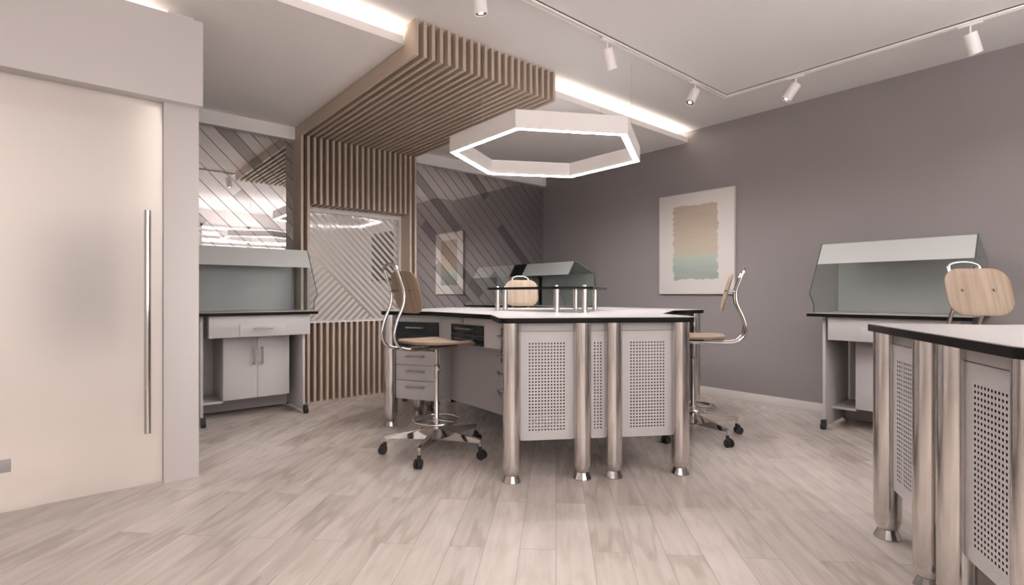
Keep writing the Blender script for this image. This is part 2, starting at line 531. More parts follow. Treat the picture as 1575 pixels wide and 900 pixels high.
# lowered ceiling over the back of the room, its lip and the shadow cornice under it
YLIP = 2.925
sf = MB().box(-3.0, XR, YLIP + 0.02, YB + 0.02, ZS, ZS + 0.025)
struct(sf.build('ceiling', M['soffit']))
struct(MB().box(-3.0, 1.575, YLIP, YLIP + 0.02, ZS, 2.622).build('trim_1', M['lip']))
struct(MB().box(2.80, XR, YLIP, YLIP + 0.02, ZS, 2.622).build('trim_2', M['lip']))
struct(MB().box(0.53, 1.59, 5.035, YB, ZF, ZS).build('trim_3', M['soffit']))
struct(MB().box(2.78, XR, 5.035, YB, ZF, ZS).build('trim_4', M['soffit']))
struct(MB().box(XR - 0.014, XR, -1.6, YB, 0, 0.076, bev=0.003).build('baseboard_right', M['trim']))
# cove strips lying in the lowered ceiling behind its lip
c = thing('cove_light', 'glowing cove strip behind the lowered ceiling edge left of the slat portal', 'light', (0, YLIP, ZS + 0.025), 0, 'cove lights above the lowered ceiling')
MB().box(-2.9, 1.57, 0.055, 0.075, 0.0, 0.012).build('strip', M['cove'], c)
MB().box(-2.9, 1.57, 0.05, 0.08, -0.0, 0.004).build('profile', M['trim'], c)
c = thing('cove_light', 'glowing cove strip behind the lowered ceiling edge right of the slat portal', 'light', (0, YLIP, ZS + 0.025), 0, 'cove lights above the lowered ceiling')
MB().box(2.81, 4.80, 0.055, 0.075, 0.0, 0.012).build('strip', M['cove'], c)
MB().box(2.81, 4.80, 0.05, 0.08, -0.0, 0.004).build('profile', M['trim'], c)

# door wall on the left: frosted sliding door, jamb, header box
XJ0, XJ1, YJ = 0.362, 0.524, 3.288
struct(MB().box(XJ0, XJ1, YJ, 3.42, 0, 2.03, bev=0.002).build('trim_5', M['jamb']))
struct(MB().box(-3.0, 0.535, 3.232, 3.42, 2.02, 2.475, bev=0.002).build('trim_6', M['jamb']))
struct(MB().box(0.40, 0.52, 3.42, 6.4, 0, ZS).build('wall_divider', M['white_wall']))
d = struct(MB().box(-1.55, XJ0 - 0.001, 3.318, 3.330, 0.004, 2.03).build('door_1', M['frosted']))
hd = MB().cyl((0.289, 3.252, 0.285), (0.289, 3.252, 1.433), 0.0155, seg=24)
for z in (0.42, 1.30):
    hd.cyl((0.289, 3.252, z), (0.289, 3.319, z), 0.008)
ho = hd.build('door_handle', M['chrome'], d); ho['label'] = 'tall chrome bar handle'
lk = MB().box(-0.36, -0.222, 3.308, 3.3185, 0.185, 0.243, bev=0.002).build('door_patch', M['plinth'], d)
struct(MB().box(-3.0, -1.55, 3.30, 3.42, 0, 2.03).build('wall_door', M['white_wall']))
# corridor behind the door
struct(MB().box(-3.0, 0.40, 6.25, 6.35, 0, ZS).build('wall_corridor', M['white_wall']))
struct(MB().box(-3.15, -3.0, 5.3, 6.35, 0, ZS).build('wall_corridor', M['white_wall']))
struct(MB().box(-3.15, 0.52, 5.11, 6.35, ZS, ZS + 0.1).build('ceiling', M['ceiling']))
tag(MB().box(-0.22, 0.36, 6.20, 6.245, 0.55, 1.62, bev=0.004).build('picture', M['art_dark']), 'dark panel added behind the frosted sliding door for its blurred dark patch', 'picture')  # stand-in panel, added only to darken the middle of the frosted glass
light('corridor_fill', 'AREA', (-0.9, 3.80, ZS - 0.03), CORRIDOR_W, shape='RECTANGLE', size=2.4, size_y=0.3)  # unseen lamps added here and below so the frosted door glows
light('corridor_fill', 'AREA', (-1.6, 5.6, ZS - 0.03), CORRIDOR_W * 0.2, shape='RECTANGLE', size=1.6, size_y=0.6)
# room behind the striped pane
struct(MB().box(0.9, 1.0, YB + 0.16, 7.7, 0, 2.6).build('wall_neighbour', M['white_wall']))
struct(MB().box(3.40, 3.50, YB + 0.16, 7.7, 0, 2.6).build('wall_neighbour', M['white_wall']))
struct(MB().box(0.9, 3.5, 7.6, 7.7, 0, 2.6).build('wall_neighbour', M['white_wall']))
struct(MB().box(0.9, 3.5, YB + 0.16, 7.7, 2.6, 2.7).build('ceiling', M['ceiling']))
light('neighbour_light', 'AREA', (2.2, 6.4, 2.58), BACKROOM_W, shape='RECTANGLE', size=1.2, size_y=1.0)
tag(MB().box(3.365, 3.40, 6.52, 7.21, 1.20, 1.885, bev=0.004).build('picture', M['art_dark']), 'dark picture hanging behind the striped glass pane', 'picture')

# ------------------------------------------------------------------ slat portal
PX0, PX1, NS, ST = 1.585, 2.785, 21, 0.023
YV, YF, ZB = 4.872, 2.79, 2.462
po = thing('slat_portal', 'oak slat portal running down the mirrored wall and out along the ceiling', 'slat portal', (0, 0, 0))
step = (PX1 - PX0 - ST) / (NS - 1)
for i in range(NS):
    x = PX0 + i * step
    s_ = MB()
    if 2 <= i <= NS - 3:
        s_.prism([(YF, ZC), (YF, ZB), (YV, ZB), (YV, 1.845), (YB, 1.845), (YB, ZS - 0.004), (YLIP - 0.002, ZS - 0.004), (YLIP - 0.002, ZC)], x, x + ST,
                 mtx=Matrix(((0, 0, 1, 0), (1, 0, 0, 0), (0, 1, 0, 0), (0, 0, 0, 1))))
        s_.box(x, x + ST, YV, YB, 0.0, 0.735)
    else:
        s_.prism([(YF, ZC), (YF, ZB), (YV, ZB), (YV, 0), (YB, 0), (YB, ZS - 0.004), (YLIP - 0.002, ZS - 0.004), (YLIP - 0.002, ZC)], x, x + ST,
                 mtx=Matrix(((0, 0, 1, 0), (1, 0, 0, 0), (0, 1, 0, 0), (0, 0, 0, 1))))
    s_.build('slat', M['slat'], po)
bk = MB().box(PX0 + ST, PX1 - ST, YLIP, YV + 0.1, ZS - 0.012, ZS - 0.005)
bk.box(PX0 + ST, PX1 - ST, YB - 0.012, YB - 0.002, 1.86, ZS - 0.01)
bk.box(PX0 + ST, PX1 - ST, YB - 0.012, YB - 0.002, 0, 0.72)
for a, b in ((PX0 + ST, PX0 + step + 0.005), (PX1 - step - 0.005, PX1 - ST)):
    bk.box(a, b, YB - 0.012, YB - 0.002, 0.72, 1.86)
bk.build('backing_panel', M['slat_back'], po)
nx0, nx1 = PX0 + step + ST, PX1 - step - ST
fr = MB()
fr.box(nx0, nx1, YV, YB, 0.735, 0.748); fr.box(nx0, nx1, YB - 0.03, YB, 1.80, 1.845)
fr.box(nx1 - 0.030, nx1, YB - 0.03, YB, 0.748, 1.80); fr.box(nx0, nx0 + 0.02, YB - 0.03, YB, 0.748, 1.80)
struct(fr.build('window_4', M['jamb']))
struct(MB().box(nx0 + 0.01, nx1 - 0.02, YB + 0.005, YB + 0.011, 0.748, 1.81).build('window_5', M['stripes']))

# ------------------------------------------------------------------ star table
TZ, TT = 0.878, 0.030
TH = R(57.7)
CEN = Vector((2.80, 2.831, 0.0))


def lobe_mtx(k):
    """table-local: +x = along lobe end (t), +y = outwards (n)"""
    return Matrix.Rotation(R(120 * k), 4, 'Z')


def polar(rad, deg):
    return (rad * cos(R(deg)), rad * sin(R(deg)))


LW, LR = 0.55, 1.205
outline = []; rads = []
for k in range(3):
    m = Matrix.Rotation(R(120 * k), 2)
    for (t_, n_), r_ in (((LW, 0.745), 0.02), ((LW, LR), 0.055), ((-LW, LR), 0.055), ((-LW, 0.745), 0.02)):
        v = m @ Vector((t_, n_)); outline.append((v.x, v.y)); rads.append(r_)
outline = arc_round(outline, rads)


def perforated(w_, h_, nx, nz, pitch, hr, zc):
    """thin sheet in xz, facing +y, with real round holes"""
    b = MB(); bm = b.bm
    def V(x, z): return bm.verts.new((x, 0, z))
    gx0, gz0 = -nx * pitch / 2, zc - nz * pitch / 2
    gx1, gz1 = -gx0, zc + nz * pitch / 2
    for (x0, x1, z0, z1) in ((-w_ / 2, gx0, 0, h_), (gx1, w_ / 2, 0, h_), (gx0, gx1, 0, gz0), (gx0, gx1, gz1, h_)):
        b.quad((x0, 0, z0), (x1, 0, z0), (x1, 0, z1), (x0, 0, z1))
    for i in range(nx):
        for j in range(nz):
            x, z = gx0 + (i + .5) * pitch, gz0 + (j + .5) * pitch; p = pitch / 2
            o_ = [V(x + p, z), V(x + p, z + p), V(x, z + p), V(x - p, z + p), V(x - p, z), V(x - p, z - p), V(x, z - p), V(x + p, z - p)]
            q_ = [V(x + hr * cos(R(45 * a)), z + hr * sin(R(45 * a))) for a in range(8)]
            for a in range(8):
                bm.faces.new((o_[a], o_[(a + 1) % 8], q_[(a + 1) % 8], q_[a]))
    bmesh.ops.remove_doubles(bm, verts=bm.verts, dist=1e-5)
    # folded edges give the sheet its thickness
    for (x0, x1, z0, z1) in ((-w_ / 2, -w_ / 2, 0, h_), (w_ / 2, w_ / 2, 0, h_)):
        b.quad((x0, 0, z0), (x0, 0, z1), (x0, -0.014, z1), (x0, -0.014, z0))
    b.quad((-w_ / 2, 0, 0), (w_ / 2, 0, 0), (w_ / 2, -0.014, 0), (-w_ / 2, -0.014, 0))
    return b


def leg_mb():
    pr = [(0.012, 0.030), (0.030, 0.034), (0.040, 0.046), (0.0465, 0.068), (0.049, 0.100), (0.049, TZ - TT - 0.0005)]
    return MB().lathe(pr, seg=36)


def foot_mb():
    return MB().lathe([(0.049, 0.0), (0.049, 0.004), (0.033, 0.040), (0.012, 0.0405)], seg=14)


def handle_mb(L, r=0.0068, off=0.030, axis='x'):
    b = MB()
    if axis == 'x':
        b.tube([(-L / 2 - 0.012, off, 0), (L / 2 + 0.012, off, 0)], r)
        for s in (-1, 1):
            b.tube([(s * L / 2, 0, 0), (s * L / 2, off, 0)], r * 0.9)
    else:
        b.tube([(0, off, -L / 2 - 0.012), (0, off, L / 2 + 0.012)], r)
        for s in (-1, 1):
            b.tube([(0, 0, s * L / 2), (0, off, s * L / 2)], r * 0.9)
    return b


def place(o, mtx):
    o.matrix_local = mtx; return o


def make_table(label, pedestals, aprons, shown_lobes=(0, 1, 2)):
    root = thing('lab_table', label, 'table', CEN, TH - pi / 2 + pi)
    # root frame: +y points outwards towards lobe 0
    MB().prism([(x * 0.998, y * 0.998) for x, y in outline], TZ - 0.003, TZ, bev=0.0008).build('worktop', M['worktop'], root)
    MB().prism(outline, TZ - TT, TZ - 0.0028, bev=0.001).build('edge_band', M['black'], root)
    leg0 = foot0 = p_big = p_mid = None
    for k in shown_lobes:
        lm = lobe_mtx(k)
        for t_ in (-0.476, -0.088, 0.088, 0.476):
            if leg0 is None:
                leg = leg_mb().build('leg', M['steel'], root); ft = foot_mb().build('foot', M['foot'], leg, smooth=False); leg0, foot0 = leg, ft
            else:
                leg = leg0.copy(); COL.objects.link(leg); leg.parent = root
                ft = foot0.copy(); COL.objects.link(ft); ft.parent = leg
            place(leg, lm @ Matrix.Translation((t_, 1.143, 0)))
        for t_, big in ((-0.284, True), (0.284, True), (0.0, False)):
            w_ = 0.306 if big else 0.10
            if big and p_big is None:
                o = p_big = perforated(0.306, 0.585, 12, 28, 0.0172, 0.0050, 0.288).build('perforated_panel', M['white'], root, smooth=False, recalc=False)
            elif not big and p_mid is None:
                o = p_mid = perforated(0.10, 0.585, 3, 28, 0.0172, 0.0050, 0.288).build('perforated_panel', M['white'], root, smooth=False, recalc=False)
            else:
                o = (p_big if big else p_mid).copy(); COL.objects.link(o); o.parent = root
            place(o, lm @ Matrix.Translation((t_, 1.140, 0.215)))
        rail = MB().box(-0.437, 0.437, 1.10, 1.1375, 0.8012, TZ - TT - 0.001, bev=0.002).build('top_rail', M['white'], root)
        place(rail, lm)
    for k, side, zb in pedestals:
        # cabinet hung under lobe k, its drawer fronts facing side*t
        lm = lobe_mtx(k) @ Matrix(((side, 0, 0, 0), (0, 1, 0, 0), (0, 0, 1, 0), (0, 0, 0, 1)))
        bm_ = MB().box(0.01, 0.47, 0.72, 1.095, zb, TZ - TT - 0.001, bev=0.002)
        bmesh.ops.transform(bm_.bm, matrix=lm, verts=bm_.bm.verts)
        bm_.build('cabinet_body', M['white'], root)
        ln = MB().box(0.012, 0.445, 1.096, 1.099, zb + 0.004, 0.80)
        bmesh.ops.transform(ln.bm, matrix=lm, verts=ln.bm.verts)
        ln.build('shade_sheet', M['hole_shade'], root)  # dark sheet standing in for the shade inside the panel holes
        zs = [0.797, 0.69, 0.583, 0.472, 0.357, 0.215]
        for a, (z1, z0) in enumerate(zip(zs, zs[1:])):
            z0 = max(z0, zb)
            if z1 - z0 < 0.05:
                continue
            fm = MB().box(0.471, 0.487, 0.725, 1.09, z0 + 0.002, z1 - 0.002, bev=0.002)
            bmesh.ops.transform(fm.bm, matrix=lm, verts=fm.bm.verts)
            dr = fm.build('drawer', M['dark_drawer'] if a < 2 else M['white'], root)
            if a < 2:
                dr['label'] = 'black drawer front'
            hm = handle_mb(0.13)
            hmtx = lm @ Matrix.Translation((0.487, 0.9075, z1 - 0.042)) @ Matrix.Rotation(-pi / 2, 4, 'Z')
            bmesh.ops.transform(hm.bm, matrix=hmtx, verts=hm.bm.verts)
            hm.build('handle', M['handle'], dr)
        for n_ in (0.76, 1.05):
            f_ = MB().lathe([(0.018, 0), (0.018, 0.012), (0.008, 0.03)], c=(0.43, n_, zb - 0.03), seg=14)
            bmesh.ops.transform(f_.bm, matrix=lm, verts=f_.bm.verts)
            f_.build('stud', M['rubber'], root)
    for k in aprons:
        # apron across the hollow side between lobe k and the next lobe, two small drawers in it
        am = Matrix.Rotation(R(120 * k + 60), 4, 'Z')
        b = MB().box(-0.385, 0.385, 0.755, 0.775, 0.66, TZ - TT - 0.001, bev=0.002)
        bmesh.ops.transform(b.bm, matrix=am, verts=b.bm.verts); b.build('apron', M['white'], root)
        b = MB().box(-0.50, 0.50, 0.60, 0.62, 0.20, TZ - TT - 0.001)
        bmesh.ops.transform(b.bm, matrix=am, verts=b.bm.verts); b.build('modesty_panel', M['plinth'], root)
        b = MB().box(0.05, 0.085, 0.776, 0.783, 0.805, 0.845, bev=0.002)
        bmesh.ops.transform(b.bm, matrix=am, verts=b.bm.verts); b.build('lock', M['handle'], root)
        for z0, z1 in ((0.663, 0.728), (0.732, 0.797)):
            b = MB().box(-0.195, 0.195, 0.776, 0.788, z0, z1, bev=0.002)
            bmesh.ops.transform(b.bm, matrix=am, verts=b.bm.verts); dr = b.build('drawer', M['dark_drawer'], root); dr['label'] = 'black drawer front'
            h_ = handle_mb(0.17); bmesh.ops.transform(h_.bm, matrix=am @ Matrix.Translation((0, 0.788, z1 - 0.025)), verts=h_.bm.verts)
            h_.build('handle', M['handle'], dr)
    return root


table = make_table('white star shaped lab table with black edge under the hexagonal pendant', [(0, 1, 0.33), (0, -1, 0.215), (2, -1, 0.215)], [2])
table2 = make_table('white star shaped lab table cut off by the right foreground edge', [(2, 1, 0.215), (2, -1, 0.215)], [1, 2])
table2.location = (2.757, -0.587, 0); table2.rotation_euler.z += R(4)

# ------------------------------------------------------------------ glass shelf on the table
gs = thing('glass_shelf', 'smoked glass shelf on short chrome posts in the middle of the white table', 'shelf', (CEN.x, CEN.y, TZ), TH + pi / 2)
posts = [(0.405, -0.19), (0.335, -0.275), (0.062, 0.40), (-0.258, -0.30), (-0.128, 0.425), (-0.385, -0.175)]
g_out = arc_round([(-x, y) for x, y in [(-0.15, 0.36), (-0.10, 0.50), (0.16, 0.52), (0.22, 0.36), (0.47, -0.12), (0.30, -0.38), (0.1, -0.30), (-0.20, -0.28), (-0.36, -0.36), (-0.50, -0.15)]], 0.05)
SH = 0.160
MB().prism(g_out, SH, SH + 0.015).build('glass_top', M['smoke_glass'], gs)
e_ = MB(); n_ = len(g_out)
for i in range(n_):
    (x0, y0), (x1, y1) = g_out[i], g_out[(i + 1) % n_]
    e_.quad((x0 * 1.003, y0 * 1.003, SH - 0.001), (x1 * 1.003, y1 * 1.003, SH - 0.001), (x1 * 1.003, y1 * 1.003, SH + 0.016), (x0 * 1.003, y0 * 1.003, SH + 0.016))
e_.build('glass_rim', M['black'], gs)
for x, y in posts:
    p_ = MB().lathe([(0.021, 0.0), (0.021, SH - 0.001)], c=(x, y, 0), seg=24).build('post', M['steel'], gs)
    MB().lathe([(0.016, SH + 0.0155), (0.016, SH + 0.019), (0.006, SH + 0.026)], c=(x, y, 0), seg=18).build('cap', M['chrome'], p_)


# ------------------------------------------------------------------ stool
def smooth_path(pts, n=8):
    """Catmull-Rom through the points"""
    P_ = [Vector(p) for p in pts]; P_ = [2 * P_[0] - P_[1]] + P_ + [2 * P_[-1] - P_[-2]]; out = []
    for i in range(1, len(P_) - 2):
        a, b, c_, d_ = P_[i - 1:i + 3]
        for k in range(n):
            t = k / n
            out.append(0.5 * (2 * b + (c_ - a) * t + (2 * a - 5 * b + 4 * c_ - d_) * t * t + (3 * b - a - 3 * c_ + d_) * t ** 3))
    out.append(P_[-2]); return out


def bent_plate(w_, h_, rad, th, curve, seg=14):
    """rounded plate in xz (thickness along y) gently curved by curve(x,z) -> y"""
    o_ = arc_round([(-w_ / 2, -h_ / 2), (w_ / 2, -h_ / 2), (w_ / 2, h_ / 2), (-w_ / 2, h_ / 2)], rad, 8)
    b = MB(); bm = b.bm; rings = []
    for y in (0, th):
        for s_ in ((1.0,) if y == 0 else (1.0,)):
            pass
    scales = [0.0, 0.35, 0.7, 0.97, 1.0]
    fr_, bk_ = [], []
    for s_ in scales[1:]:
        e0 = 0.0025 if s_ == 1.0 else 0.0
        fr_.append([bm.verts.new((x * s_, curve(x * s_, z * s_) + e0, z * s_)) for x, z in o_])
        bk_.append([bm.verts.new((x * s_, curve(x * s_, z * s_) + th - e0, z * s_)) for x, z in o_])
    cf = bm.verts.new((0, curve(0, 0), 0)); cb = bm.verts.new((0, curve(0, 0) + th, 0)); n = len(o_)
    for i in range(n):
        j = (i + 1) % n
        bm.faces.new((cf, fr_[0][i], fr_[0][j])); bm.faces.new((cb, bk_[0][j], bk_[0][i]))
        for a in range(len(fr_) - 1):
            bm.faces.new((fr_[a][i], fr_[a + 1][i], fr_[a + 1][j], fr_[a][j]))
            bm.faces.new((bk_[a][j], bk_[a + 1][j], bk_[a + 1][i], bk_[a][i]))
        bm.faces.new((fr_[-1][i], bk_[-1][i], bk_[-1][j], fr_[-1][j]))
    return b


def make_stool():
    """local: +y = forwards (where the sitter looks)"""
    root = thing('lab_stool', '', 'stool', (0, 0, 0), 0, 'lab stools')
    SZ = 0.684
    seat = bent_plate(0.40, 0.42, 0.11, 0.018, lambda x, z: 0.0)
    bmesh.ops.transform(seat.bm, matrix=Matrix.Translation((0, 0.0, SZ)) @ Matrix.Rotation(pi / 2, 4, 'X'), verts=seat.bm.verts)
    for v in seat.bm.verts:      # saddle shape: dip in the middle, raised back, waterfall front
        v.co.z += 0.012 * (v.co.x / 0.2) ** 2 + (0.012 * ((-v.co.y - 0.05) / 0.16) ** 2 if v.co.y < -0.05 else 0) - (0.018 * ((v.co.y - 0.08) / 0.13) ** 2 if v.co.y > 0.08 else 0)
    seat.build('seat', M['ply'], root)
    bk = bent_plate(0.32, 0.262, 0.085, 0.011, lambda x, z: -0.009 * (1 - (x / 0.16) ** 2))
    tilt = Matrix.Translation((0, -0.222, 1.014)) @ Matrix.Rotation(R(15), 4, 'X')
    bmesh.ops.transform(bk.bm, matrix=tilt, verts=bk.bm.verts)
    bo = bk.build('backrest', M['ply'], root)
    for sx in (-1, 1):
        s_ = MB().cyl((sx * 0.076, 0.006, 0.01), (sx * 0.076, 0.0125, 0.01), 0.0075, seg=12)
        bmesh.ops.transform(s_.bm, matrix=tilt @ Matrix.Translation((0, 0.0, 0)), verts=s_.bm.verts)
        s_.build('screw', M['screw'], bo)
    prof = [(0.10, SZ - 0.012), (-0.10, SZ - 0.013), (-0.24, SZ - 0.014), (-0.312, SZ + 0.012), (-0.340, SZ + 0.075), (-0.322, SZ + 0.16), (-0.282, 0.94), (-0.278, 1.02), (-0.305, 1.10), (-0.325, 1.15)]
    left = smooth_path([(-0.078, y, z) for y, z in prof])
    top = []
    for a in range(1, 12):
        an = pi * a / 12
        top.append(Vector((-0.078 * cos(an), -0.325 - 0.010 * sin(an), 1.15 + 0.030 * sin(an))))
    right = [Vector((-p.x, p.y, p.z)) for p in reversed(left)]
    MB().tube(left + top + right, 0.0095, seg=12).build('back_tube', M['chrome'], root)
    for sx in (-1, 1):
        MB().cyl((sx * 0.076, -0.285, 1.02), (sx * 0.076, -0.226, 1.024), 0.008, seg=12).build('stay', M['chrome'], root)
    br = MB()
    br.box(-0.06, 0.06, -0.07, 0.07, SZ - 0.030, SZ - 0.006, bev=0.003)
    br.build('bracket', M['chrome'], root)
    col = MB().lathe([(0.0195, 0.085), (0.0195, 0.16), (0.0165, 0.165), (0.0165, 0.50), (0.021, 0.502), (0.021, 0.545), (0.015, 0.552), (0.010, 0.556), (0.010, SZ - 0.02)], seg=24)
    col.build('column', M['chrome'], root)
    kn = MB().cyl((0.018, 0, 0.522), (0.042, 0.0, 0.522), 0.008, seg=12).build('knob', M['chrome'], root)
    ring = MB().tube([(0.15 * cos(2 * pi * i / 48), 0.15 * sin(2 * pi * i / 48), 0.203) for i in range(48)], 0.0085, seg=10, closed=True)
    ro = ring.build('foot_ring', M['chrome'], root)
    MB().lathe([(0.027, 0.188), (0.027, 0.218)], seg=20).build('collar', M['chrome'], ro)
    for a in (20, 140, 260):
        MB().tube([(0.024 * cos(R(a)), 0.024 * sin(R(a)), 0.203), (0.146 * cos(R(a)), 0.146 * sin(R(a)), 0.203)], 0.006, seg=8).build('spoke', M['chrome'], ro)
    arm0 = None
    for i in range(5):
        if arm0 is None:
            a_ = MB().prism([(0.012, 0.078), (0.318, 0.098), (0.330, 0.098), (0.330, 0.120), (0.06, 0.150), (0.012, 0.152)], -0.010, 0.010,
                            mtx=Matrix(((1, 0, 0, 0), (0, 0, 1, 0), (0, 1, 0, 0), (0, 0, 0, 1))), bev=0.002)
            a_.cyl((0.322, 0, 0.062), (0.322, 0, 0.1), 0.007, seg=10)
            ao = a_.build('base_arm', M['chrome'], root)
            cs = MB()
            for sy in (-1, 1):
                cs.cyl((0.335, sy * 0.006, 0.027), (0.335, sy * 0.021, 0.027), 0.027, seg=24)
            cs.box(0.312, 0.348, -0.008, 0.008, 0.032, 0.064, bev=0.004)
            cs.cyl((0.322, 0, 0.05), (0.322, 0, 0.075), 0.011, seg=12)
            co = cs.build('caster', M['rubber'], ao); arm0, cas0 = ao, co
        else:
            ao = arm0.copy(); COL.objects.link(ao); ao.parent = root
            co = cas0.copy(); COL.objects.link(co); co.parent = ao
        ao['spin'] = i
        ao.rotation_euler = (0, 0, R(72 * i))
    return root


stool0 = make_stool()


def place_stool(o, x, y, face, base, label):
    o.location = (x, y, 0); o.rotation_euler = (0, 0, R(face - 90)); o['label'] = label
    for ch in o.children:
        if ch.name.startswith('base_arm'):
            ch.rotation_euler = (0, 0, R(base - (face - 90) + 72 * ch['spin']))
    return o


place_stool(stool0, 1.765, 2.835, 1, 4, 'plywood stool with chrome foot ring at the left side of the star table')
protos = [
    (3.375, 1.995, 121, -36, 'plywood stool in profile at the right side of the star table'),
    (3.19, 3.60, -124, 10, 'plywood stool behind the star table whose backrest shows over the glass shelf'),
    (3.53, 0.36, -137, 30, 'plywood stool behind the right foreground table in front of the grey wall bench'),
]
for x, y, fc, ba, lb in protos:
    place_stool(copy_tree(stool0), x, y, fc, ba, lb)
for o in [o for o in bpy.data.objects if 'spin' in o]:
    del o['spin']


# ------------------------------------------------------------------ wall benches with hood
def make_bench(label):
    """local: x = along the front (0..W), y = depth from the front edge, z up"""
    W, D = 0.943, 0.63
    root = thing('hood_bench', label, 'lab bench', (0, 0, 0), 0, 'lab benches with glass hoods')
    MB().box(0.001, W - 0.001, 0.001, D, 0.859, 0.862, bev=0.0008).build('worktop', M['worktop'], root)
    MB().box(0, W, 0, D, 0.836, 0.8588, bev=0.001).build('edge_band', M['black'], root)
    MB().box(0.106, 0.837, 0.592, 0.60, 0.139, 0.835).build('rear_panel', M['white'], root)
    for x in (0.085, 0.838):
        sp_ = MB().box(x, x + 0.020, 0.075, D - 0.06, 0.028, 0.8355, bev=0.001).build('side_panel', M['white'], root)
        for y in (0.045, D - 0.09):
            cs = MB().cyl((x + 0.002, y, 0.028), (x + 0.030, y, 0.028), 0.028, seg=20)
            cs.box(x + 0.002, x + 0.030, y - 0.02, y + 0.030, 0.036, 0.070, bev=0.004)
            cs.build('caster', M['rubber'], sp_)
    ap = MB().box(0.135, 0.885, 0.03, 0.046, 0.667, 0.8355, bev=0.001)
    ap.box(0.135, 0.150, 0.046, 0.10, 0.667, 0.8355); ap.box(0.870, 0.885, 0.046, 0.10, 0.667, 0.8355)
    ap.build('apron', M['white'], root)
    dr = MB().box(0.345, 0.685, 0.022, 0.0295, 0.668, 0.765, bev=0.0015).build('drawer', M['white'], root)
    h_ = handle_mb(0.12); bmesh.ops.transform(h_.bm, matrix=Matrix.Translation((0.51, 0.022, 0.735)) @ Matrix.Rotation(pi, 4, 'Z'), verts=h_.bm.verts); h_.build('handle', M['handle'], dr)
    MB().box(0.262, 0.768, 0.215, D - 0.01, 0.155, 0.665, bev=0.001).build('cabinet_body', M['white'], root)
    for x0, x1, hx in ((0.263, 0.5135, 0.485), (0.5165, 0.767, 0.545)):
        do = MB().box(x0, x1, 0.197, 0.214, 0.155, 0.6645, bev=0.0015).build('door', M['white'], root)
        h_ = handle_mb(0.12, axis='z'); bmesh.ops.transform(h_.bm, matrix=Matrix.Translation((hx, 0.197, 0.50)) @ Matrix.Rotation(pi, 4, 'Z'), verts=h_.bm.verts); h_.build('handle', M['handle'], do)
    MB().box(0.105, 0.262, 0.20, D - 0.02, 0.138, 0.154).build('shelf', M['white'], root)
    MB().box(0.105, 0.838, 0.50, 0.516, 0.012, 0.137).build('plinth', M['plinth'], root)
    # hood
    sw = Matrix(((0, 0, 1, 0), (1, 0, 0, 0), (0, 1, 0, 0), (0, 0, 0, 1)))      # outline (y, z) extruded along x
    notch = [(0.085 - 0.0 + 0.0, 0.8625)] + [(0.085, 0.90), (0.080, 0.925), (0.060, 0.955), (0.025, 0.985), (0.002, 1.005)]
    side = notch + [(0.250, 1.392), (0.30, 1.392), (0.60, 1.268), (0.60, 0.8625)]
    for x in (0.018, 0.932):
        g_ = MB().prism(side, x, x + 0.006, mtx=sw).build('side_glass', M['glass'], root)
        e2 = MB()
        for (y0, z0), (y1, z1) in list(zip(side, side[1:]))[:7]:
            e2.quad((x - 0.0005, y0 - 0.001, z0), (x + 0.0065, y0 - 0.001, z0), (x + 0.0065, y1 - 0.001, z1), (x - 0.0005, y1 - 0.001, z1))
        e2.build('glass_edge', M['glass_edge'], g_)
    def slope(z):
        return 0.002 + (z - 1.005) / (1.392 - 1.005) * 0.248
    fz0, fz1 = 1.232, 1.388
    MB().prism([(slope(fz0), fz0), (slope(fz1), fz1), (slope(fz1) + 0.008, fz1), (slope(fz0) + 0.008, fz0)], 0.0245, 0.9315, mtx=sw).build('front_panel', M['hood'], root)
    MB().prism([(0.255, 1.389), (0.30, 1.389), (0.60, 1.265), (0.60, 1.257), (0.30, 1.381), (0.255, 1.381)], 0.0245, 0.9315, mtx=sw).build('top_panel', M['hood'], root)
    MB().box(0.0245, 0.9315, 0.592, 0.60, 0.8625, 1.256).build('back_panel', M['hood_back'], root)
    return root


bench = make_bench('white lab bench with grey hood against the mirrored wall beside the white door jamb')
bench.location = (0.639, 4.420, 0)
b2 = copy_tree(bench); b2['label'] = 'white lab bench with glass hood against the grey wall behind the right foreground table'
b2.location = (4.205, 1.552, 0); b2.rotation_euler = (0, 0, -pi / 2)
b3 = copy_tree(bench); b3['label'] = 'lab bench with glass hood in the far corner behind the star table'
b3.location = (4.205, 5.082, 0); b3.rotation_euler = (0, 0, -pi / 2)
ep = MB().prism([(0.147, 1.231), (0.2475, 1.389), (0.243, 1.391), (0.142, 1.233)], -0.004, 0.11,
                mtx=Matrix(((0, 0, 1, 0), (1, 0, 0, 0), (0, 1, 0, 0), (0, 0, 0, 1)))).build('gap_shade_strip', M['black'], b3)  # black put where the gap between hood and mirror looks dark
ep['label'] = 'black strip standing in for the dark gap at the mirror end of the hood front'

# ------------------------------------------------------------------ picture on the grey wall
pic = thing('picture', 'white canvas with beige and sea green brush strokes on the grey wall', 'picture', (XR - 0.018, 2.829, 1.523), -pi / 2)
MB().box(-0.41, 0.41, -0.016, 0.016, -0.511, 0.511, bev=0.003).build('canvas', M['art'], pic)
fz = MB()
for a in ((-0.416, -0.41, -0.517, 0.517), (0.41, 0.416, -0.517, 0.517), (-0.41, 0.41, -0.517, -0.511), (-0.41, 0.41, 0.511, 0.517)):
    fz.box(a[0], a[1], -0.018, 0.018, a[2], a[3])
fz.build('frame', M['trim'], pic)


# ------------------------------------------------------------------ hexagonal pendant
def hex_pts(r, a0=30):
    return [(r * cos(R(a0 + 60 * i)), r * sin(R(a0 + 60 * i))) for i in range(6)]


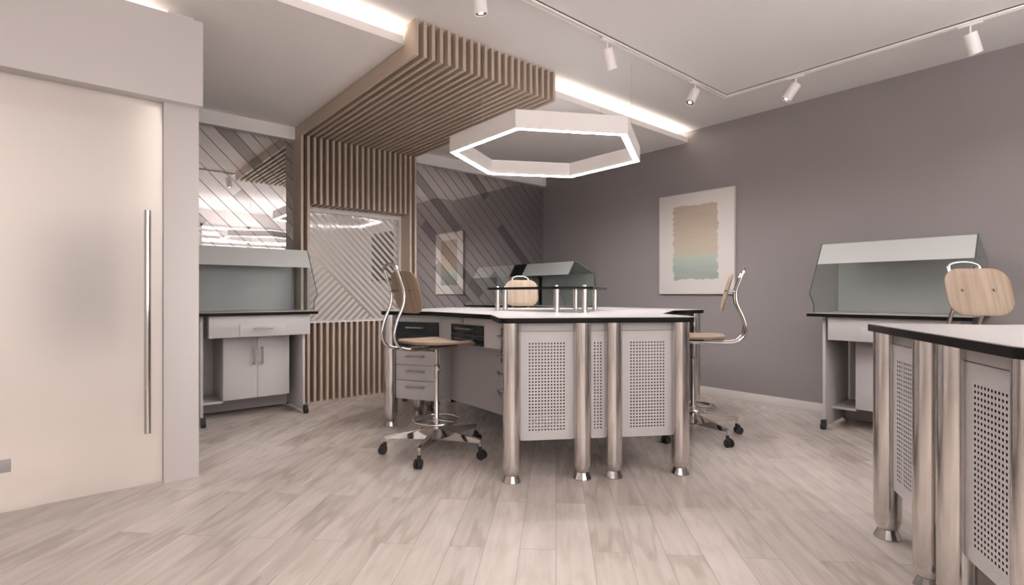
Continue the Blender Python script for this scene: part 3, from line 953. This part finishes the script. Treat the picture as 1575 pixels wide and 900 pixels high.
def make_pendant(label, x, y, uplight=False):
    root = thing('hexagon_pendant', label, 'lamp', (x, y, 2.05), 0, 'hexagonal pendant lamps')
    h_, ro_, ri_ = 0.118, 0.748, 0.694
    b = MB(); bm = b.bm
    O, I = hex_pts(ro_), hex_pts(ri_)
    for i in range(6):
        j = (i + 1) % 6
        (a, b_), (c_, d_) = O[i], O[j]; (e, f), (g, h2) = I[i], I[j]
        b.quad((a, b_, 0), (c_, d_, 0), (c_, d_, h_), (a, b_, h_)); b.quad((e, f, 0.004), (g, h2, 0.004), (g, h2, h_), (e, f, h_))
        b.quad((a, b_, h_), (c_, d_, h_), (g, h2, h_), (e, f, h_))
        s = 0.992
        b.quad((a, b_, 0), (c_, d_, 0), (c_ * s, d_ * s, 0), (a * s, b_ * s, 0))
    bmesh.ops.remove_doubles(bm, verts=bm.verts, dist=1e-5)
    b.build('ring_body', M['lamp_white'], root, smooth=False)
    b = MB(); O2, I2 = hex_pts(ro_ * 0.992), hex_pts(ri_)
    for i in range(6):
        j = (i + 1) % 6
        b.quad((*O2[i], 0.001), (*I2[i], 0.003), (*I2[j], 0.003), (*O2[j], 0.001))
    b.build('diffuser', M['led'] if uplight else M['led_back'], root, smooth=False)
    if True:         # glowing strips added on top to brighten ceiling and room, stronger nearer the windows
        b = MB(); O2, I2 = hex_pts(ro_ * 0.985), hex_pts(ri_ * 1.008)
        for i in range(6):
            j = (i + 1) % 6
            b.quad((*O2[i], h_ + 0.002), (*O2[j], h_ + 0.002), (*I2[j], h_ + 0.002), (*I2[i], h_ + 0.002))
        b.build('added_upglow', M['uplight'] if uplight else M['uplight_back'], root, smooth=False)
    for a in (0, 120, 180, 300):
        r_ = 0.722 * cos(R(30)) if a % 60 == 0 else 0.722
        wx, wy = r_ * cos(R(a)), r_ * sin(R(a))
        top = (ZB + 0.001 if PX0 < x + wx < PX1 and y + wy > YF else ZS if y + wy > YLIP else ZC) - 2.05
        if abs(y + wy - YLIP) > 0.03:
            MB().cyl((wx, wy, h_), (wx, wy, top), 0.0014, seg=6).build('suspension_wire', M['wire'], root)
    return root


make_pendant('white hexagonal ring pendant hanging over the star table', 2.77, 2.855)
make_pendant('white hexagonal ring pendant over the right foreground table, seen only in the mirrored wall', 2.757, -0.587, True)

make_pendant('white hexagonal ring pendant added out of view near the windows for more overhead light', -0.30, -0.25, True)  # extra lamp added out of view as overhead fill

# ------------------------------------------------------------------ track with spotlights
tr = thing('light_track', 'white ceiling track with a right angle bend', 'track', (0, 0, ZC))
TW = 0.017
tb = MB()
for a, b in ((-TW, -TW + 0.008), (TW - 0.008, TW)):
    tb.box(-1.5, 4.21 + b, 2.19 + a, 2.19 + b, -0.018, 0)
    tb.box(4.21 + a, 4.21 + b, -1.3, 2.19 + b, -0.018, 0)
tb.box(-1.5, 4.21, 2.19 - TW, 2.19 + TW, -0.006, -0.0); tb.box(4.21 - TW, 4.21 + TW, -1.3, 2.19, -0.006, -0.0)
tb.build('rail', M['lamp_white'], tr)


def spot(x, y, along, aim, label):
    """aim: right / forward / up in the room as seen from the doorway side"""
    root = thing('track_spotlight', label, 'spotlight', (x, y, ZC - 0.018), 0, 'white spotlights on the ceiling track')
    dx, dy = (0.06, 0.013) if along == 'x' else (0.013, 0.06)
    MB().box(-dx, dx, -dy, dy, -0.014, 0, bev=0.004).build('adapter', M['lamp_white'], root)
    d_ = (RT * aim[0] + FW * aim[1] + UP * aim[2]).normalized()
    hinge = Vector((0, 0, -0.070))
    MB().cyl((0, 0, -0.013), hinge, 0.006, seg=12).build('stem', M['lamp_white'], root)
    q = d_.to_track_quat('Z', 'Y').to_matrix().to_4x4()
    base = hinge - d_ * 0.012
    b = MB().lathe([(0.0, 0.0), (0.033, 0.0), (0.036, 0.003), (0.036, 0.130), (0.032, 0.132), (0.031, 0.124), (0.012, 0.120)], seg=28, mtx=Matrix.Translation(base) @ q)
    b.build('lamp_body', M['lamp_white'], root)
    b = MB().lathe([(0.0, 0.122), (0.012, 0.1225), (0.030, 0.1265), (0.0305, 0.1245)], seg=24, mtx=Matrix.Translation(base) @ q)
    b.build('reflector', M['spot_dark'], root)
    b = MB().lathe([(0.013, 0.126), (0.013, 0.1275), (0.006, 0.129)], seg=18, mtx=Matrix.Translation(base) @ q)
    b.build('lens', M['spot_led'], root)
    p = Vector((x, y, ZC - 0.018)) + base + d_ * 0.14
    l = light('spot_beam', 'SPOT', p, SPOT_W, rot=d_.to_track_quat('-Z', 'Y').to_euler(), spot_size=R(84), spot_blend=1.0, shadow_soft_size=0.03)
    return root


spot(1.62, 2.19, 'x', (0.10, 0.15, -1), 'white track spotlight cut off by the top edge of the view')
spot(2.665, 2.19, 'x', (0.30, 0.30, -1), 'white track spotlight leaning right above the hexagonal pendant')
spot(3.735, 2.19, 'x', (-0.55, -0.35, -1), 'white track spotlight with a glowing lens nearest the bend of the track')
spot(4.21, 1.63, 'y', (-0.62, 0.25, -1), 'white track spotlight just right of the track bend')
spot(4.21, 0.62, 'y', (0.42, 0.1, -1), 'white track spotlight at the far right end of the track')
